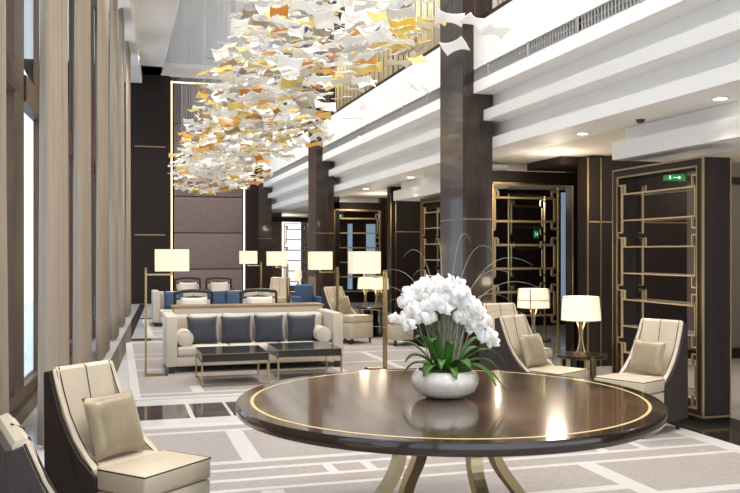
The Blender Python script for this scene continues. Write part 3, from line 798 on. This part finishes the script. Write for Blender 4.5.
def bolster(x, y, z, label):
    bm = bmesh.new(); prof_ = [(.01,-.22),(.07,-.218),(.092,-.205),(.098,-.18),(.098,.18),(.092,.205),(.07,.218),(.01,.22)]
    lathe(bm, prof_, 28); o = obj('bolster_cushion', bm, M['linen'], None, (x, y, z), (PI/2,0,0), True)
    tag(o, label, 'cushion', 'round bolsters on the front sofa')
    pt = bmesh.new(); tube(pt, [(.095*math.cos(2*PI*k/24), .095*math.sin(2*PI*k/24), .207) for k in range(25)], .004, 6); obj('piping', pt, M['linen'], o)
bolster(SX+.232, SY+.26, .425, 'cream bolster against the left arm of the front sofa')
bolster(SX+2.2-.232, SY+.26, .425, 'cream bolster against the right arm of the front sofa')
# console behind the sofa
cs = thing('console_table', 'long pale console with dark wood top edge behind the front sofa', 'console', (.70, 11.42, 0))
obj('body', B((0, 2.0, 0, .38, .06, .735)), M['linen'], cs)
obj('top', B((-.02, 2.02, -.01, .40, .735, .765)), M['stone'], cs)
obj('plinth', B((.03, 1.97, .03, .35, .012, .06)), M['darkleg'], cs)
# far sofa
S2X, S2Y = .66, 17.2
sofa('oatmeal sofa at the far end with steel-blue cushions', S2X, S2Y, 2.3)
for k, (x, lb) in enumerate(((.42, 'steel-blue cushion by the left arm of the far sofa'), (1.28, 'steel-blue cushion in the middle of the far sofa'), (1.66, 'steel-blue cushion towards the right of the far sofa'))):
    pillow('blue_cushion', .40, .38, .12, M['blue2'], lb, 'steel-blue cushions on the far sofa', (S2X+x, S2Y+.42, .505), 0, -.3)

# ------------------------------------------------------------------ coffee tables
def coffee(label, x0, y0, w=.73, d=.74, h=.367):
    t = thing('coffee_table', label, 'table', (x0, y0, .012), 0, 'black lacquer coffee tables'); h -= .012
    e = .009
    obj('tabletop', B((0, w, 0, d, h-.085, h)), M['black'], t)
    obj('brass_frame', B((-e, w+e, -e, 0, h-.095, h-.085), (-e, w+e, d, d+e, h-.095, h-.085), (-e, 0, -e, d+e, h-.095, h-.085), (w, w+e, -e, d+e, h-.095, h-.085),
        (0, w, -e, 0, h-.005, h), (-e, 0, 0, d, h-.005, h)), M['brass'], t)
    for a in (-e, w-e):
        for b in (-e, d-e): obj('leg', B((a, a+2*e, b, b+2*e, .0, h-.085)), M['brass'], t)
    for yy in (.0, d-.02): obj('stretcher', B((e, w-e, yy, yy+e*1.5, .0, .012)), M['brass'], t)
    return t
coffee('black coffee table with brass legs, left of the pair in front of the sofa', .875, 9.38)
coffee('black coffee table with brass legs, right of the pair in front of the sofa', 1.745, 9.55, .74)

# ------------------------------------------------------------------ dark framed armchairs
def frame_chair(label):
    t = thing('framed_armchair', label, 'chair', (0,0,0), 0, 'dark wood framed armchairs')
    W_ = .28
    bm = bmesh.new(); tube(bm, [(-W_,.26,.84),(-W_*.55,.285,.868),(0,.295,.875),(W_*.55,.285,.868),(W_,.26,.85)], .028, 8); obj('top_rail', bm, M['darkleg'], t, smooth=True)
    bm = bmesh.new(); tube(bm, [(-W_+.02,.265,.76),(0,.285,.785),(W_-.02,.265,.76)], .014, 8); obj('back_rail', bm, M['darkleg'], t, smooth=True)
    for s in (-1, 1):
        bm = bmesh.new(); tube(bm, [(s*W_,.24,.0),(s*W_,.22,.40),(s*W_,.262,.85)], [.016,.022,.02], 8); obj('leg', bm, M['darkleg'], t, smooth=True)
        bm = bmesh.new(); tube(bm, [(s*W_,-.26,.0),(s*W_,-.25,.60)], [.014,.02], 8); obj('leg', bm, M['darkleg'], t, smooth=True)
        bm = bmesh.new(); tube(bm, [(s*W_,.235,.62),(s*W_,0,.64),(s*W_,-.27,.61)], .02, 8); obj('armrest', bm, M['darkleg'], t, smooth=True)
    bm = bmesh.new(); rbox(bm, -W_+.02, W_-.02, -.27, .22, .32, .46, .03, 3); obj('seat', bm, M['ivory'], t, smooth=True)
    bm = bmesh.new(); rbox(bm, -W_+.03, W_-.03, .20, .255, .46, .74, .02, 2); obj('backrest', bm, M['linen'], t, smooth=True)
    return t
fc = frame_chair('dark wood armchair behind the left end of the console'); fc.location = (1.10, 12.95, .012)
ps = [((1.10,12.95,.012), 'ivory cushion on the dark armchair behind the left end of the console')]
for (x, y, lb) in ((2.08+.02, 12.95, 'dark wood armchair behind the right end of the console'), (1.52, 19.5, 'dark armchair, left of the pair before the padded wall'), (2.22, 19.5, 'dark armchair, right of the pair before the padded wall')):
    dup(fc, (x, y, .012), 0, lb); ps.append(((x, y, .012), 'ivory cushion on the ' + lb))
for (x, y, z), lb in ps:
    pillow('ivory_cushion', .40, .33, .11, M['ivory'], lb, 'ivory cushions on the framed armchairs', (x, y+.10, z+.46+.165), 0, -.25)

# blue armchair
ba = thing('blue_armchair', 'steel-blue upholstered armchair seen between the columns', 'chair', (3.48, 16.0, 0.012), facing(.1,-1))
bm = bmesh.new(); rbox(bm, -.26, .26, .12, .30, .12, .84, .05, 3); obj('backrest', bm, M['blue2'], ba, smooth=True)
bm = bmesh.new(); rbox(bm, -.24, .24, -.30, .13, .12, .44, .04, 3); obj('seat', bm, M['blue2'], ba, smooth=True)
for s in (-1, 1):
    bm = bmesh.new(); rbox(bm, s*.30-.05, s*.30+.05, -.28, .28, .12, .62, .03, 3); obj('arm', bm, M['blue2'], ba, smooth=True)
    for y in (-.24, .24): obj('leg', B((s*.26-.02, s*.26+.02, y-.02, y+.02, 0, .12)), M['darkleg'], ba)

ba.scale = (.68, .85, 1.0)
# ------------------------------------------------------------------ chandelier
cd = thing('chandelier', 'long cascading chandelier of white, clear and amber glass leaves on wires', 'chandelier', (2.0, 12, ZC))
obj('ceiling_rose', B((-1.1, 1.1, -7, 9, .08, .12)), M['ceil_gloss'], cd)
def leaf_geo(bm, mtx, L_, Wd, bend):
    n = 6; T = .006; grid = {}
    for s in (0, 1):
        for i in range(n+1):
            u = 2*i/n-1
            for k in (-1, 0, 1):
                hw = Wd*(.58 + .42*abs(u)**2.2); x = u*L_*(1.05 if k == 0 else 1)
                z = bend*math.sin(u*PI*.9) + s*T
                grid[s,i,k] = bm.verts.new(mtx @ Vector((x, k*hw, z)))
    for i in range(n):
        for k in (-1, 0):
            bm.faces.new((grid[0,i,k], grid[0,i,k+1], grid[0,i+1,k+1], grid[0,i+1,k]))
            bm.faces.new((grid[1,i,k], grid[1,i+1,k], grid[1,i+1,k+1], grid[1,i,k+1]))
        for k in (-1, 1): bm.faces.new((grid[0,i,k], grid[0,i+1,k], grid[1,i+1,k], grid[1,i,k]))
    for i in (0, n):
        for k in (-1, 0): bm.faces.new((grid[0,i,k], grid[1,i,k], grid[1,i,k+1], grid[0,i,k+1]))
mats5 = ['g_white','g_clear','g_gold','g_amber','g_brown']
rc = random.Random(21); LV = []
NLEAF = 1700
while len(LV) < NLEAF:
    Y = 5.2 + 15.6*rc.random()**.85
    q = (Y-5.2)/15.6
    xmax = 2.25 + .045*(Y-5); xmin = 1.15 + (0 if Y > 8 else .12*(8-Y))
    X = rc.uniform(xmin, xmax)
    zb = 2.92 + .10*math.sin(X*4+Y*.8) + .25*max(0, (1.6-X))*(1 if Y < 15 else 0)
    zt = 4.15 if Y < 13 else 4.15 - .075*(Y-13)
    z = zb + (zt-zb)*rc.random()**1.15
    if Y < 7.5 and rc.random() < .45: continue
    # thin towards the edges
    e = min(X-xmin, xmax-X)/(xmax-xmin)*2
    if rc.random() > .45 + e: continue
    LV.append((Y, X, z))
for k in range(16): LV.append((rc.uniform(5.0,7.6), rc.uniform(1.95,2.5), rc.uniform(2.88,3.2)))
for k in range(12): LV.append((rc.uniform(8,14), rc.uniform(1.0,2.7), rc.uniform(2.75,2.95)))
LV.sort()
cols = {k: (bmesh.new(), bmesh.new()) for k in mats5}
restw = bmesh.new()
for i, (Y, X, z) in enumerate(LV):
    r = rc.random()
    mk = 'g_white' if r < .50 else 'g_clear' if r < .68 else 'g_gold' if r < .84 else 'g_amber' if r < .91 else 'g_brown'
    mtx = Euler((rc.uniform(-.95,.95), rc.uniform(-.25,.25), rc.uniform(-.9,.9)-TH)).to_matrix().to_4x4()
    L_ = rc.uniform(.08,.104); Wd = rc.uniform(.055,.075); bend = rc.uniform(.004,.014)
    loc = Vector((X-2.0, Y-12, z-ZC))
    if i < 100:
        bm = bmesh.new(); leaf_geo(bm, mtx, L_, Wd, bend)
        o = obj('glass_leaf', bm, M[mk], cd, loc, smooth=True)
        bm = bmesh.new(); tube(bm, [(0,0,.0),(0,0,ZC+.08-z)], .00035, 3); obj('wire', bm, M['wire'], o)
    else:
        leaf_geo(cols[mk][0], Matrix.Translation(loc) @ mtx, L_, Wd, bend)
        tube(restw, [loc, (loc.x, loc.y, .08)], .00035, 3, False)
# the many remaining leaves: one object with a slot per glass colour
allb = bmesh.new(); 
for si, k in enumerate(mats5):
    b = cols[k][0]
    for f in b.faces: f.material_index = si
    me = bpy.data.meshes.new('t'); b.to_mesh(me); b.free(); allb.from_mesh(me); bpy.data.meshes.remove(me)
o = obj('glass_leaves', allb, [M[k] for k in mats5], cd, smooth=True); o['kind'] = 'stuff'
o = obj('wires', restw, M['wire'], cd); o['kind'] = 'stuff'

# ------------------------------------------------------------------ lights
w = bpy.data.worlds.new('world'); bpy.context.scene.world = w; w.use_nodes = True
bg = w.node_tree.nodes['Background']; bg.inputs[0].default_value = (.84,.91,1,1); bg.inputs[1].default_value = 1.6
def area(x, y, z, sx, sy, power, col, rot=(0,0,0)):
    l = bpy.data.lights.new('gallery_uplight_fill', 'AREA'); l.shape = 'RECTANGLE'; l.size = sx; l.size_y = sy; l.energy = power; l.color = col
    o = bpy.data.objects.new('gallery_uplight_fill', l); C.objects.link(o); o.location = (x, y, z); o.rotation_euler = rot; return o
def spot(x, y, z, power, ang=120, col=(1,.92,.82), r=.1):
    l = bpy.data.lights.new('downlight_or_fill_beam', 'SPOT'); l.energy = power; l.spot_size = math.radians(ang); l.spot_blend = .6; l.color = col; l.shadow_soft_size = r
    o = bpy.data.objects.new('downlight_or_fill_beam', l); C.objects.link(o); o.location = (x, y, z); return o
for y in (1, 4, 7, 10, 13, 16, 19, 22):
    spot(.7, y, ZC-.05, 320, 130, (1,.97,.93), .35); spot(3.4, y+.8, ZC, 320, 130, (1,.97,.93), .35)  # atrium spots added as general room light, without fittings
for x, y in ((4.72,5.85),(4.72,8.0),(4.72,13.5),(4.72,16.2)): spot(x-.25, y, 2.70, 20, 110, (1,.86,.66), .05)
for x, y in ((5.9, 12.8), (5.3, 9.6), (7.5, 6.5), (6.2, 8.2), (5.4, 17.5), (5.6, 21.5), (5.5, 28.5), (8.5, 8.5), (6, 3)): point(x, y, 2.4, 13, .12, (1,.85,.66))  # warm fill points added under the aisle ceiling, no lamps there
for y in (4, 9, 14, 19): point(5.4, y, 6.1, 50, .15, (1,.97,.92))  # fill points added to light the upper gallery

area(4.55, 11, 5.5, .12, 24, 260, (1,.96,.9), (PI, 0, 0))  # added uplight above the gallery railing to brighten the atrium ceiling
# ------------------------------------------------------------------ camera
cam = bpy.data.cameras.new('camera'); co = bpy.data.objects.new('camera', cam); C.objects.link(co)
co.location = (0, 0, H); co.rotation_euler = (PI/2, 0, -TH)
cam.sensor_width = 36; cam.lens = 36*850/740; cam.shift_y = 5.5/740; cam.clip_start = .05; cam.clip_end = 200
sc = bpy.context.scene; sc.camera = co
sc.view_settings.view_transform = 'Standard'; sc.view_settings.look = 'None'; sc.view_settings.gamma = 1; sc.view_settings.exposure = 0.45
